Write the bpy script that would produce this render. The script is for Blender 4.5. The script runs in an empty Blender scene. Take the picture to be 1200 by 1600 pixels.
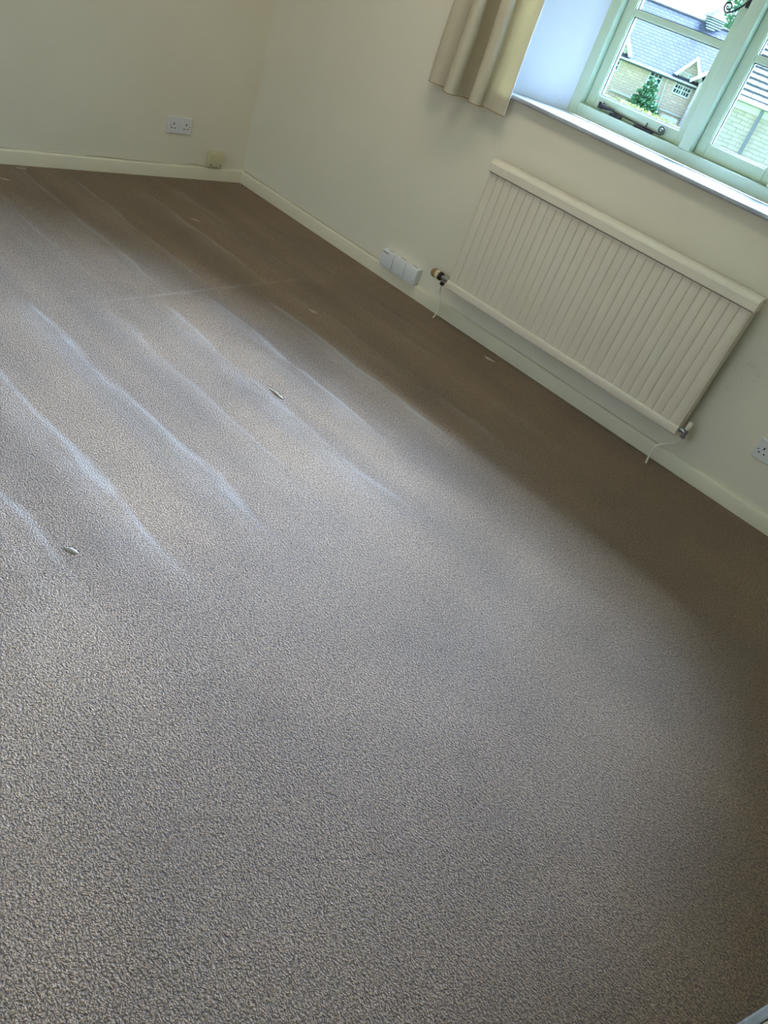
import bpy, bmesh, math, random
from mathutils import Vector, Matrix
random.seed(7)
SC = bpy.context.scene
COL = SC.collection

# ------------------------------------------------------------------ camera
cam_d = bpy.data.cameras.new('camera')
cam = bpy.data.objects.new('camera', cam_d); COL.objects.link(cam)
CX, CY, CZ = 3.749, -3.2477, 1.3874
pit, rol, yaw = 0.612, 0.3819, 0.5317
fwd = Vector((-math.sin(yaw)*math.cos(pit), math.cos(yaw)*math.cos(pit), -math.sin(pit)))
rgt = Vector((math.cos(yaw), math.sin(yaw), 0)); up = rgt.cross(fwd)
r2 = math.cos(rol)*rgt + math.sin(rol)*up
u2 = -math.sin(rol)*rgt + math.cos(rol)*up
M = Matrix((r2, u2, -fwd)).transposed().to_4x4(); M.translation = (CX, CY, CZ)
cam.matrix_world = M
cam_d.sensor_width = 36.0
cam_d.lens = 1172.9/1600*36
cam_d.clip_start = 0.02; cam_d.clip_end = 500
SC.camera = cam

# ------------------------------------------------------------------ sky, lights, exposure
SC.view_settings.view_transform = 'Standard'
SC.view_settings.look = 'None'
SC.view_settings.gamma = 1.0
SC.view_settings.use_curve_mapping = False
SC.view_settings.exposure = 0.08
SKY_HOR, SKY_ZEN = 2.1, 7.0
SUN_E, SUN_ANG = 195.0, 54
LAMP_W, BACK_W = 7.0, 3.0
W = bpy.data.worlds.new('overcast_sky'); SC.world = W; W.use_nodes = True
nt = W.node_tree; bg = nt.nodes['Background']
tc = nt.nodes.new('ShaderNodeTexCoord'); sp = nt.nodes.new('ShaderNodeSeparateXYZ')
nt.links.new(tc.outputs['Generated'], sp.inputs[0])
mr = nt.nodes.new('ShaderNodeMapRange'); mr.inputs['From Min'].default_value = 0.05; mr.inputs['From Max'].default_value = 0.75
mr.inputs['To Min'].default_value = SKY_HOR; mr.inputs['To Max'].default_value = SKY_ZEN
nt.links.new(sp.outputs['Z'], mr.inputs['Value'])
nt.links.new(mr.outputs[0], bg.inputs['Strength'])
rp = nt.nodes.new('ShaderNodeValToRGB'); rp.color_ramp.elements[0].position = 0.0; rp.color_ramp.elements[1].position = 0.6
rp.color_ramp.elements[0].color = (0.86, 0.96, 1.0, 1); rp.color_ramp.elements[1].color = (0.40, 0.68, 1.0, 1)
nt.links.new(sp.outputs['Z'], rp.inputs[0]); nt.links.new(rp.outputs[0], bg.inputs['Color'])

def light(name, kind, loc, d, energy, color, **kw):
    l = bpy.data.lights.new(name, kind); l.energy = energy; l.color = color
    for k, v in kw.items(): setattr(l, k, v)
    o = bpy.data.objects.new(name, l); COL.objects.link(o); o.location = loc
    o.rotation_euler = Vector(d).to_track_quat('-Z', 'Y').to_euler()
    return o
# hazy sun behind thin cloud, seen from the room high through the window
light('hazy_sun', 'SUN', (2, 6, 8), (-0.17, -0.78, -0.68), SUN_E, (0.475, 0.62, 0.96), angle=math.radians(SUN_ANG))
# added warm fill light, unseen, at an invented opening behind the camera
light('rear_fill_light', 'AREA', (1.9, -4.72, 1.45), (0, 1, -0.05), BACK_W, (1.0, 0.88, 0.70), shape='RECTANGLE', size=2.2, size_y=1.3)
pl = light('window_portal', 'AREA', (2.587, 0.42, 1.63), (0, -1, 0), 1, (1, 1, 1), shape='RECTANGLE', size=1.62, size_y=1.1)
pl.data.cycles.is_portal = True

# ------------------------------------------------------------------ materials
def mat(name, col, rough=0.6, spec=0.5, metal=0.0, noise=0.0, nscale=8, bump=0.0, bscale=60, bdist=0.002, sheen=0.0, trans=None, col2=None, detail=4):
    m = bpy.data.materials.new(name); m.use_nodes = True
    n = m.node_tree.nodes; L = m.node_tree.links; b = n['Principled BSDF']
    b.inputs['Roughness'].default_value = rough; b.inputs['Metallic'].default_value = metal
    b.inputs['Specular IOR Level'].default_value = spec
    b.inputs['Sheen Weight'].default_value = sheen
    t = n.new('ShaderNodeTexCoord')
    nz = n.new('ShaderNodeTexNoise'); nz.inputs['Scale'].default_value = nscale; nz.inputs['Detail'].default_value = detail
    L.new(t.outputs['Object'], nz.inputs['Vector'])
    mx = n.new('ShaderNodeMix'); mx.data_type = 'RGBA'
    c2 = col2 or tuple(c*(1-noise) for c in col)
    mx.inputs['A'].default_value = (*col, 1); mx.inputs['B'].default_value = (*c2, 1)
    rmp = n.new('ShaderNodeMapRange'); rmp.inputs['From Min'].default_value = 0.3; rmp.inputs['From Max'].default_value = 0.7
    L.new(nz.outputs[0], rmp.inputs['Value']); L.new(rmp.outputs[0], mx.inputs['Factor'])
    L.new(mx.outputs['Result'], b.inputs['Base Color'])
    if bump:
        n2 = n.new('ShaderNodeTexNoise'); n2.inputs['Scale'].default_value = bscale; n2.inputs['Detail'].default_value = 3
        L.new(t.outputs['Object'], n2.inputs['Vector'])
        bp = n.new('ShaderNodeBump'); bp.inputs['Strength'].default_value = bump; bp.inputs['Distance'].default_value = bdist
        L.new(n2.outputs[0], bp.inputs['Height']); L.new(bp.outputs[0], b.inputs['Normal'])
    if trans:
        out = n['Material Output']; tr = n.new('ShaderNodeBsdfTranslucent'); tr.inputs['Color'].default_value = (*trans[1], 1)
        ms = n.new('ShaderNodeMixShader'); ms.inputs[0].default_value = trans[0]
        L.new(b.outputs[0], ms.inputs[1]); L.new(tr.outputs[0], ms.inputs[2]); L.new(ms.outputs[0], out.inputs['Surface'])
    m['b'] = 1
    return m

class NG:
    """tiny node helper"""
    def __init__(s, m): s.n = m.node_tree.nodes; s.L = m.node_tree.links
    def put(s, sock, v):
        if hasattr(v, 'is_output'): s.L.new(v, sock)
        else: sock.default_value = v
    def math(s, op, a, b=0.0, clamp=False):
        x = s.n.new('ShaderNodeMath'); x.operation = op; x.use_clamp = clamp
        s.put(x.inputs[0], a); s.put(x.inputs[1], b); return x.outputs[0]
    def mix(s, f, a, b):
        x = s.n.new('ShaderNodeMix'); x.data_type = 'RGBA'
        s.put(x.inputs['Factor'], f); s.put(x.inputs['A'], a); s.put(x.inputs['B'], b); return x.outputs['Result']
    def noise(s, vec, sc, det=3, rough=0.5):
        x = s.n.new('ShaderNodeTexNoise'); x.inputs['Scale'].default_value = sc; x.inputs['Detail'].default_value = det
        x.inputs['Roughness'].default_value = rough; s.L.new(vec, x.inputs['Vector']); return x.outputs[0]
    def rng(s, v, a, b, c=0.0, d=1.0, smooth=True):
        x = s.n.new('ShaderNodeMapRange'); x.interpolation_type = 'SMOOTHSTEP' if smooth else 'LINEAR'
        s.put(x.inputs['Value'], v)
        for k, q in (('From Min', a), ('From Max', b), ('To Min', c), ('To Max', d)): x.inputs[k].default_value = q
        return x.outputs[0]
    def scale(s, vec, v3):
        x = s.n.new('ShaderNodeMapping'); x.inputs['Scale'].default_value = v3; s.L.new(vec, x.inputs['Vector']); return x.outputs[0]

def carpet_material():
    m = bpy.data.materials.new('taupe_carpet'); m.use_nodes = True; g = NG(m); b = g.n['Principled BSDF']
    t = g.n.new('ShaderNodeTexCoord'); V = t.outputs['Object']
    sp = g.n.new('ShaderNodeSeparateXYZ'); g.L.new(V, sp.inputs[0]); X, Y = sp.outputs['X'], sp.outputs['Y']
    wob = g.noise(g.scale(V, (1.0, 0.4, 1)), 2.2, 2)
    Yw = g.math('ADD', Y, g.math('MULTIPLY', g.math('SUBTRACT', wob, 0.5), 0.10))
    # strokes of the vacuum head: (y, x from, x to, width, strength)
    strokes = [(-0.56, 0.1, 1.25, .018, .7), (-0.80, 0.1, 1.3, .022, .9), (-1.13, 0.0, 1.25, .020, .8), (-1.36, -.1, 1.28, .028, .8), (-1.62, -.1, 1.1, .03, .5),
               (-0.30, 0.6, 2.4, .015, .35), (-0.44, 1.2, 2.9, .016, .35), (-0.72, 1.3, 2.9, .02, .55), (-0.93, 1.35, 2.7, .022, .95), (-1.21, 1.28, 2.5, .022, 1.0),
               (-1.46, 1.3, 2.85, .026, .9), (-1.70, 1.3, 2.7, .02, .45), (-1.95, 1.2, 2.72, .028, .95), (-2.26, 1.5, 2.8, .03, .9), (-2.50, 2.0, 2.8, .03, .7), (-2.62, 2.55, 2.85, .03, .6)]
    acc = None
    wid = g.rng(g.noise(g.scale(V, (1, 3, 1)), 2.5, 3), 0.3, 0.7, 0.55, 2.0)
    brk = g.rng(g.noise(g.scale(V, (1.5, 6, 1)), 2.2, 4), 0.33, 0.58, 0.2, 1.0)
    for y0, xa, xb, w, st in strokes:
        d = g.math('ABSOLUTE', g.math('SUBTRACT', Yw, y0))
        s = g.rng(g.math('MULTIPLY', d, wid), 0.0, w*.95, st*.85, 0.0)
        side = g.math('SUBTRACT', y0, Yw)            # pile laid over on one side of the stroke
        s = g.math('MAXIMUM', s, g.math('MULTIPLY', g.rng(side, -.012, .004), g.rng(side, 0.0, .15, st*.36, 0.0)))
        s = g.math('MULTIPLY', s, g.math('MULTIPLY', g.rng(X, xa, xa+.15), g.rng(X, xb-.35, xb+.05, 1.0, 0.0)))
        acc = s if acc is None else g.math('MAXIMUM', acc, s)
    # cross seam where strokes stop
    d = g.math('ABSOLUTE', g.math('SUBTRACT', g.math('ADD', X, g.math('MULTIPLY', Y, 0.06)), 1.20))
    seam = g.math('MULTIPLY', g.rng(g.math('MULTIPLY', d, wid), 0.0, 0.020, 0.42, 0.0), g.rng(g.math('ABSOLUTE', g.math('ADD', Y, 1.12)), 0.2, 0.75, 1.0, 0.18))
    acc = g.math('MULTIPLY', g.math('MAXIMUM', acc, seam), brk)
    # alternate lay of the pile between strokes
    band = g.noise(g.scale(V, (0.35, 3.2, 1)), 1.7, 4)
    band = g.math('MULTIPLY', g.rng(band, 0.35, 0.65, -0.5, 0.5), g.rng(X, 2.4, 3.0, 1.0, 0.25))
    blot = g.rng(g.noise(V, 2.3, 3), 0.3, 0.7, -0.5, 0.5)
    # tufts
    vz = g.n.new('ShaderNodeTexVoronoi'); vz.inputs['Scale'].default_value = 250; vz.inputs['Randomness'].default_value = 1
    wv = g.n.new('ShaderNodeVectorMath'); wv.operation = 'ADD'
    nzc = g.n.new('ShaderNodeTexNoise'); nzc.inputs['Scale'].default_value = 60; g.L.new(V, nzc.inputs['Vector'])
    sc_ = g.n.new('ShaderNodeVectorMath'); sc_.operation = 'SCALE'; sc_.inputs['Scale'].default_value = 0.012
    g.L.new(nzc.outputs['Color'], sc_.inputs[0]); g.L.new(V, wv.inputs[0]); g.L.new(sc_.outputs[0], wv.inputs[1])
    g.L.new(wv.outputs[0], vz.inputs['Vector'])
    tuft = g.math('SUBTRACT', 1.0, g.math('MULTIPLY', vz.outputs['Distance'], 1.15), True)
    fine = g.noise(g.scale(V, (0.8, 1.25, 1)), 175, 3, 0.62)
    hgt = g.math('ADD', g.math('MULTIPLY', tuft, 0.55), g.math('MULTIPLY', fine, 1.0))
    speck = g.rng(g.math('ADD', g.math('MULTIPLY', tuft, 0.35), fine), 0.52, 0.92, 0.0, 1.0, False)
    base = g.mix(speck, (0.11, 0.063, 0.026, 1), (0.46, 0.285, 0.145, 1))
    lum = g.math('ADD', g.math('ADD', g.math('MULTIPLY', band, 0.30), g.math('MULTIPLY', blot, 0.22)), 1.0)
    hs = g.n.new('ShaderNodeHueSaturation'); g.L.new(lum, hs.inputs['Value']); g.L.new(base, hs.inputs['Color'])
    col = g.mix(g.math('MULTIPLY', acc, 0.38), hs.outputs[0], (0.62, 0.55, 0.46, 1))
    g.L.new(col, b.inputs['Base Color'])
    b.inputs['Roughness'].default_value = 0.45; b.inputs['IOR'].default_value = 1.5
    g.put(b.inputs['Specular IOR Level'], g.math('ADD', 0.66, g.math('MULTIPLY', acc, 0.12)))
    b.inputs['Sheen Weight'].default_value = 0.08; b.inputs['Sheen Roughness'].default_value = 0.5
    b.inputs['Sheen Tint'].default_value = (0.9, 0.9, 0.95, 1)
    bp = g.n.new('ShaderNodeBump'); bp.inputs['Strength'].default_value = 0.9; bp.inputs['Distance'].default_value = 0.010
    g.L.new(hgt, bp.inputs['Height']); g.L.new(bp.outputs[0], b.inputs['Normal'])
    return m

def wall_material(name, col, scuff=None):
    m = bpy.data.materials.new(name); m.use_nodes = True; g = NG(m); b = g.n['Principled BSDF']
    t = g.n.new('ShaderNodeTexCoord'); V = t.outputs['Object']
    c = g.mix(g.rng(g.noise(V, 1.8, 3), .3, .7), (*col, 1), (*[q*0.96 for q in col], 1))
    if scuff:   # fine scratches in the paint, (centre, half size)
        sp = g.n.new('ShaderNodeSeparateXYZ'); g.L.new(V, sp.inputs[0])
        tot = None
        for (cx_, cz_, hx, hz) in scuff:
            mk = g.math('MULTIPLY', g.rng(g.math('ABSOLUTE', g.math('SUBTRACT', sp.outputs['X'], cx_)), hx*.4, hx, 1, 0),
                        g.rng(g.math('ABSOLUTE', g.math('SUBTRACT', sp.outputs['Z'], cz_)), hz*.4, hz, 1, 0))
            tot = mk if tot is None else g.math('MAXIMUM', tot, mk)
        line = g.rng(g.math('ABSOLUTE', g.math('SUBTRACT', g.noise(g.scale(V, (3.5, 1, 1)), 16, 3), 0.5)), 0.0, 0.012, 1, 0)
        part = g.rng(g.noise(V, 30, 2), 0.5, 0.6)
        c = g.mix(g.math('MULTIPLY', g.math('MULTIPLY', tot, line), g.math('MULTIPLY', part, .55)), c, (0.25, 0.24, 0.2, 1))
    g.L.new(c, b.inputs['Base Color']); b.inputs['Roughness'].default_value = 0.75; b.inputs['Specular IOR Level'].default_value = 0.3
    bp = g.n.new('ShaderNodeBump'); bp.inputs['Strength'].default_value = 0.25; bp.inputs['Distance'].default_value = 0.004
    g.L.new(g.math('ADD', g.noise(V, 5, 2), g.math('MULTIPLY', g.noise(V, 120, 2), 0.06)), bp.inputs['Height']); g.L.new(bp.outputs[0], b.inputs['Normal'])
    return m

def brick_material(name, c1, c2, cm, bw, bh, mortar, distort=0.05, rough=.9, bump=.5, axis='XZ'):
    m = bpy.data.materials.new(name); m.use_nodes = True; g = NG(m); b = g.n['Principled BSDF']
    t = g.n.new('ShaderNodeTexCoord'); sp = g.n.new('ShaderNodeSeparateXYZ'); g.L.new(t.outputs['Object'], sp.inputs[0])
    cb = g.n.new('ShaderNodeCombineXYZ'); nz = g.noise(t.outputs['Object'], 2.5, 3)
    off = g.math('MULTIPLY', g.math('SUBTRACT', nz, .5), distort)
    g.L.new(g.math('ADD', sp.outputs[axis[0]], off), cb.inputs[0]); g.L.new(g.math('ADD', sp.outputs[axis[1]], off), cb.inputs[1])
    br = g.n.new('ShaderNodeTexBrick'); br.inputs['Scale'].default_value = 1; br.inputs['Brick Width'].default_value = bw
    br.inputs['Row Height'].default_value = bh; br.inputs['Mortar Size'].default_value = mortar; br.inputs['Mortar Smooth'].default_value = 0.4
    br.inputs['Color1'].default_value = (*c1, 1); br.inputs['Color2'].default_value = (*c2, 1); br.inputs['Mortar'].default_value = (*cm, 1)
    g.L.new(cb.outputs[0], br.inputs['Vector'])
    c = g.mix(g.rng(g.noise(t.outputs['Object'], 6, 5), .3, .7, 0, .5), br.outputs['Color'], (*[(p+q)/2*.72 for p, q in zip(c1, c2)], 1))
    g.L.new(c, b.inputs['Base Color']); b.inputs['Roughness'].default_value = rough
    bp = g.n.new('ShaderNodeBump'); bp.invert = True; bp.inputs['Strength'].default_value = bump; bp.inputs['Distance'].default_value = 0.03
    g.L.new(br.outputs['Fac'], bp.inputs['Height']); g.L.new(bp.outputs[0], b.inputs['Normal'])
    return m

def glass_material():
    m = bpy.data.materials.new('window_glass'); m.use_nodes = True; n = m.node_tree.nodes; L = m.node_tree.links
    n.remove(n['Principled BSDF']); out = n['Material Output']
    tr = n.new('ShaderNodeBsdfTransparent'); tr.inputs[0].default_value = (0.92, 0.98, 1.0, 1)
    gl = n.new('ShaderNodeBsdfGlossy'); gl.inputs['Roughness'].default_value = 0.02
    fr = n.new('ShaderNodeFresnel'); fr.inputs[0].default_value = 1.25
    mx = n.new('ShaderNodeMixShader'); L.new(fr.outputs[0], mx.inputs[0]); L.new(tr.outputs[0], mx.inputs[1]); L.new(gl.outputs[0], mx.inputs[2])
    L.new(mx.outputs[0], out.inputs['Surface']); return m

CARPET = carpet_material()
WALLC = (0.80, 0.745, 0.60)
M_WALLW = wall_material('cream_emulsion_window_wall', WALLC, [(3.17, 0.50, 0.07, 0.10), (3.23, 0.60, 0.06, 0.06)])
M_WALL = wall_material('cream_emulsion', WALLC)
M_REVEAL = wall_material('skylight_tinted_reveal', (0.74, 0.80, 0.84), [(1.72, 1.10, .05, .05)])
M_CEIL = wall_material('white_ceiling_paint', (0.85, 0.84, 0.80))
M_SKIRT = mat('cream_gloss_paint', (0.80, 0.74, 0.56), .35, .5, noise=.05, nscale=6, bump=.1, bscale=12, bdist=.003)
M_SILL = mat('white_sill_paint', (0.46, 0.49, 0.53), .3, .5, noise=.3, nscale=14, bump=.15, bscale=18, bdist=.003)
M_FRAME = mat('pale_green_paint', (0.50, 0.61, 0.42), .38, .5, noise=.05, nscale=5, bump=.06, bscale=20)
M_BEAD = mat('pale_green_bead', (0.58, 0.68, 0.50), .3, .5)
M_GASK = mat('dark_glazing_seal', (0.03, 0.05, 0.06), .5)
M_GLASS = glass_material()
M_IRON = mat('black_wrought_iron', (0.012, 0.012, 0.018), .38, .6, noise=.4, nscale=60, bump=.4, bscale=150, bdist=.001)
M_RAD = mat('cream_radiator_enamel', (0.80, 0.72, 0.58), .32, .5, noise=.04, nscale=4)
M_RADIN = mat('dark_radiator_inside_and_shade', (0.08, 0.075, 0.06), .7)
M_CURT = mat('cream_curtain_cloth', (0.78, 0.72, 0.56), .85, .2, noise=.06, nscale=12, bump=.15, bscale=500, bdist=.0006, trans=(0.35, (0.75, 0.66, 0.40)))
M_LINING = mat('rust_hem_stitching', (0.42, 0.26, 0.12), .85, .2)
M_HEM = mat('curtain_hem_cloth', (0.66, 0.55, 0.36), .85, .2, trans=(0.18, (0.6, 0.48, 0.3)))
M_WPLAST = mat('white_plastic', (0.74, 0.75, 0.74), .35, .5, noise=.02)
M_CPLAST = mat('yellowed_cream_plastic', (0.62, 0.57, 0.36), .4, .5, noise=.06, nscale=20)
M_DARK = mat('dark_hole', (0.015, 0.013, 0.012), .8)
M_GREYL = mat('grey_seam', (0.25, 0.25, 0.24), .7)
M_CHROME = mat('dull_chrome', (0.55, 0.56, 0.6), .28, .5, metal=1.0, noise=.25, nscale=80)
M_BLACKP = mat('black_plastic', (0.02, 0.02, 0.025), .35, .5)
M_BROWNP = mat('brown_stained_cap', (0.34, 0.22, 0.10), .5, .4, noise=.3, nscale=120)
M_IVORY = mat('ivory_plastic', (0.78, 0.66, 0.40), .4, .5, noise=.1, nscale=90)
M_PIPE = mat('white_painted_pipe', (0.80, 0.77, 0.66), .4, .5)
M_CABLE = mat('cream_cable', (0.62, 0.57, 0.42), .5)
M_BACKING = mat('pale_carpet_backing', (0.44, 0.36, 0.27), .9, .1, noise=.25, nscale=200)
M_SLIT = mat('dark_carpet_slit', (0.035, 0.02, 0.012), .95, .05)

# ------------------------------------------------------------------ mesh helpers
def bm_box(bm, lo, hi, rot=None, at=None):
    vs = [bm.verts.new((x, y, z)) for x in (lo[0], hi[0]) for y in (lo[1], hi[1]) for z in (lo[2], hi[2])]
    for f in ((0, 1, 3, 2), (4, 6, 7, 5), (0, 4, 5, 1), (2, 3, 7, 6), (0, 2, 6, 4), (1, 5, 7, 3)):
        bm.faces.new([vs[i] for i in f])
    return vs
def bm_prism(bm, pts, lo, hi, axis='z'):
    def P(a, b, c): return {'z': (a, b, c), 'y': (a, c, b), 'x': (c, a, b)}[axis]
    A = [bm.verts.new(P(p[0], p[1], lo)) for p in pts]; B = [bm.verts.new(P(p[0], p[1], hi)) for p in pts]
    n = len(pts)
    bm.faces.new(A[::-1]); bm.faces.new(B)
    for i in range(n): bm.faces.new((A[i], A[(i+1) % n], B[(i+1) % n], B[i]))
def bm_cyl(bm, p0, p1, r0, r1=None, n=20, caps=True):
    r1 = r0 if r1 is None else r1
    p0, p1 = Vector(p0), Vector(p1); d = (p1-p0).normalized()
    a = d.orthogonal().normalized(); b = d.cross(a)
    A = [bm.verts.new(p0+(a*math.cos(t)+b*math.sin(t))*r0) for t in [2*math.pi*i/n for i in range(n)]]
    B = [bm.verts.new(p1+(a*math.cos(t)+b*math.sin(t))*r1) for t in [2*math.pi*i/n for i in range(n)]]
    for i in range(n): bm.faces.new((A[i], A[(i+1) % n], B[(i+1) % n], B[i]))
    if caps: bm.faces.new(A[::-1]); bm.faces.new(B)
def bm_lathe(bm, p0, axis, prof, n=24):
    """prof: list of (distance along axis, radius)"""
    p0 = Vector(p0); d = Vector(axis).normalized(); a = d.orthogonal().normalized(); b = d.cross(a)
    rings = []
    for s, r in prof:
        rings.append([bm.verts.new(p0+d*s+(a*math.cos(t)+b*math.sin(t))*max(r, 1e-5)) for t in [2*math.pi*i/n for i in range(n)]])
    for A, B in zip(rings, rings[1:]):
        for i in range(n): bm.faces.new((A[i], A[(i+1) % n], B[(i+1) % n], B[i]))
    bm.faces.new(rings[0][::-1]); bm.faces.new(rings[-1])
def spline(pts, k=8):
    P = [Vector(p) for p in pts]; P = [2*P[0]-P[1]]+P+[2*P[-1]-P[-2]]; out = []
    for i in range(1, len(P)-2):
        for j in range(k):
            t = j/k; a, b, c, d = P[i-1:i+3]
            out.append(0.5*((2*b)+(c-a)*t+(2*a-5*b+4*c-d)*t*t+(3*b-3*c+d-a)*t**3))
    out.append(P[-2]); return out
def bm_tube(bm, pts, r, n=10, r_end=None):
    pts = [Vector(p) for p in pts]; m = len(pts); rings = []; prev = None
    for i, p in enumerate(pts):
        d = (pts[min(i+1, m-1)]-pts[max(i-1, 0)]).normalized()
        if prev is None: a = d.orthogonal().normalized()
        else: a = (prev-d*prev.dot(d)).normalized()
        prev = a; b = d.cross(a); rr = r if r_end is None else r+(r_end-r)*i/(m-1)
        rings.append([bm.verts.new(p+(a*math.cos(t)+b*math.sin(t))*rr) for t in [2*math.pi*k/n for k in range(n)]])
    for A, B in zip(rings, rings[1:]):
        for i in range(n): bm.faces.new((A[i], A[(i+1) % n], B[(i+1) % n], B[i]))
    bm.faces.new(rings[0][::-1]); bm.faces.new(rings[-1])
def obj(name, bm, m, parent=None, bevel=0, smooth=False, seg=2, weld=False):
    if weld: bmesh.ops.remove_doubles(bm, verts=bm.verts, dist=1e-5)
    bmesh.ops.recalc_face_normals(bm, faces=bm.faces)
    me = bpy.data.meshes.new(name); bm.to_mesh(me); bm.free()
    o = bpy.data.objects.new(name, me); COL.objects.link(o); me.materials.append(m)
    if parent: o.parent = parent
    if smooth:
        for p in me.polygons: p.use_smooth = True
        try: me.set_sharp_from_angle(angle=math.radians(40))
        except Exception: pass
    if bevel:
        b = o.modifiers.new('bevel', 'BEVEL'); b.width = bevel; b.segments = seg; b.limit_method = 'ANGLE'; b.angle_limit = math.radians(35)
        for p in me.polygons: p.use_smooth = True
        try: me.set_sharp_from_angle(angle=math.radians(35))
        except Exception: pass
    return o
def empty(name, loc, rz=0, parent=None):
    o = bpy.data.objects.new(name, None); COL.objects.link(o); o.location = loc; o.rotation_euler = (0, 0, rz)
    o.empty_display_size = .05
    if parent: o.parent = parent
    return o
def tag(o, label, cat, group=None):
    o['label'] = label; o['category'] = cat
    if group: o['group'] = group
    return o
def structure(o): o['kind'] = 'structure'; return o
def boxes(name, lst, m, parent=None, **k):
    bm = bmesh.new()
    for lo, hi in lst: bm_box(bm, lo, hi)
    return obj(name, bm, m, parent, **k)

# ------------------------------------------------------------------ room shell
LA = -0.0663                      # the left wall stands a little out of square
CEIL = 2.42
bm = bmesh.new(); bm_prism(bm, [(-0.8, 0.3), (5.4, 0.3), (5.4, -5.0), (-0.8, -5.0)], -0.12, 0.0)
structure(obj('floor', bm, CARPET))
bm = bmesh.new(); bm_prism(bm, [(-0.8, 0.45), (5.4, 0.45), (5.4, -5.0), (-0.8, -5.0)], CEIL, CEIL+.12)
structure(obj('ceiling', bm, M_CEIL))
SZ = 1.037                        # underside of the sill board
bm = bmesh.new()
def soft_jamb(x0, y0, x1, y1):    # splayed reveal with a softly rounded outer arris
    dx = 1 if x1 > x0 else -1
    return [(x0-dx*.03, 0), (x0-dx*.012, .003), (x0, .012), (x0+dx*.006, .03), (x1, y1)]
Lr = soft_jamb(1.583, 0, 1.774, .29)
Rr = soft_jamb(3.59, 0, 3.40, .29)
bm_prism(bm, [(-.6, 0)]+Lr+[(1.774, .45), (-.6, .45)], 0, CEIL)
bm_prism(bm, [(5.4, 0)]+Rr+[(3.40, .45), (5.4, .45)], 0, CEIL)
for za, zb in ((0, SZ), (2.20, CEIL)):   # below the sill, above the head
    bm_prism(bm, [(1.553, 0), (1.583, 0.0), (3.59, 0.0), (3.62, 0), (3.62, .012), (3.40, .29), (3.40, .45), (1.774, .45), (1.774, .29), (1.553, .012)], za, zb)
ww = structure(obj('wall_window', bm, M_WALLW))
ww.data.materials.append(M_REVEAL)       # splayed reveals paler and bluer than the walls, blue daylight put into their colour
for p in ww.data.polygons:
    c = p.center
    if .02 < c.y < .29 and SZ < c.z < 2.25 and abs(p.normal.z) < .5: p.material_index = 1
w = structure(boxes('wall_left', [((-.2, -5.0, 0), (0, .15, CEIL))], M_WALL)); w.rotation_euler = (0, 0, LA)
# wall behind the photographer with an invented opening for the fill light
structure(boxes('wall_back', [((-.8, -4.86, 0), (.75, -4.66, CEIL)), ((3.05, -4.86, 0), (5.4, -4.66, CEIL)), ((.75, -4.86, 0), (3.05, -4.66, .78)), ((.75, -4.86, 2.12), (3.05, -4.66, CEIL))], M_WALL))
# right-hand wall, with a chimney-breast flank set at an angle
ux, uy = 0.353, 0.936
def along(t, o): return (4.2245+ux*t+uy*o, -1.989+uy*t-ux*o)     # t along the flank, o out into the wall
bm = bmesh.new()
bm_prism(bm, [along(1.35, .02), along(-.085, .02), (5.0, -2.35), (5.0, -4.7), (5.3, -4.7), (5.3, .2), (5.0, .2), (5.0, -.65)], 0, CEIL)
structure(obj('wall_right', bm, M_WALL))

def skirting(name, L, h=.070, d=.018):     # runs along -y of its own frame, sitting on x=0
    bm = bmesh.new()
    prof = [(0, 0), (d, 0), (d, h-.010), (d-.002, h-.005), (d-.007, h), (0, h)]
    N = max(2, int(L/.25)); rings = []
    for i in range(N+1):
        t = -L*i/N; w_ = .0012*math.sin(i*1.7)+.0008*math.sin(i*3.1)
        rings.append([bm.verts.new((x, t, z+(w_ if z > .02 else 0))) for x, z in prof])
    for A, B in zip(rings, rings[1:]):
        for k in range(len(prof)): bm.faces.new((A[k], A[(k+1) % 6], B[(k+1) % 6], B[k]))
    bm.faces.new(rings[0]); bm.faces.new(rings[-1][::-1])
    o = obj(name, bm, M_SKIRT, smooth=True); structure(o); return o
s = skirting('baseboard_left', 4.65); s.rotation_euler = (0, 0, LA); s.location = (0, -.0, 0)
s = skirting('baseboard_window', 4.98); s.rotation_euler = (0, 0, -math.pi/2); s.location = (4.98, 0, 0)
s.rotation_euler = (0, 0, -math.pi/2); s.location = (0.0, 0, 0)
s.scale = (1, -1, 1)
bm = bmesh.new(); bm_prism(bm, [along(1.33, 0), along(-.1, 0), along(-.1, .018), along(1.33, .018)], 0, .075)
structure(obj('baseboard_right', bm, M_SILL, bevel=.004))

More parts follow.
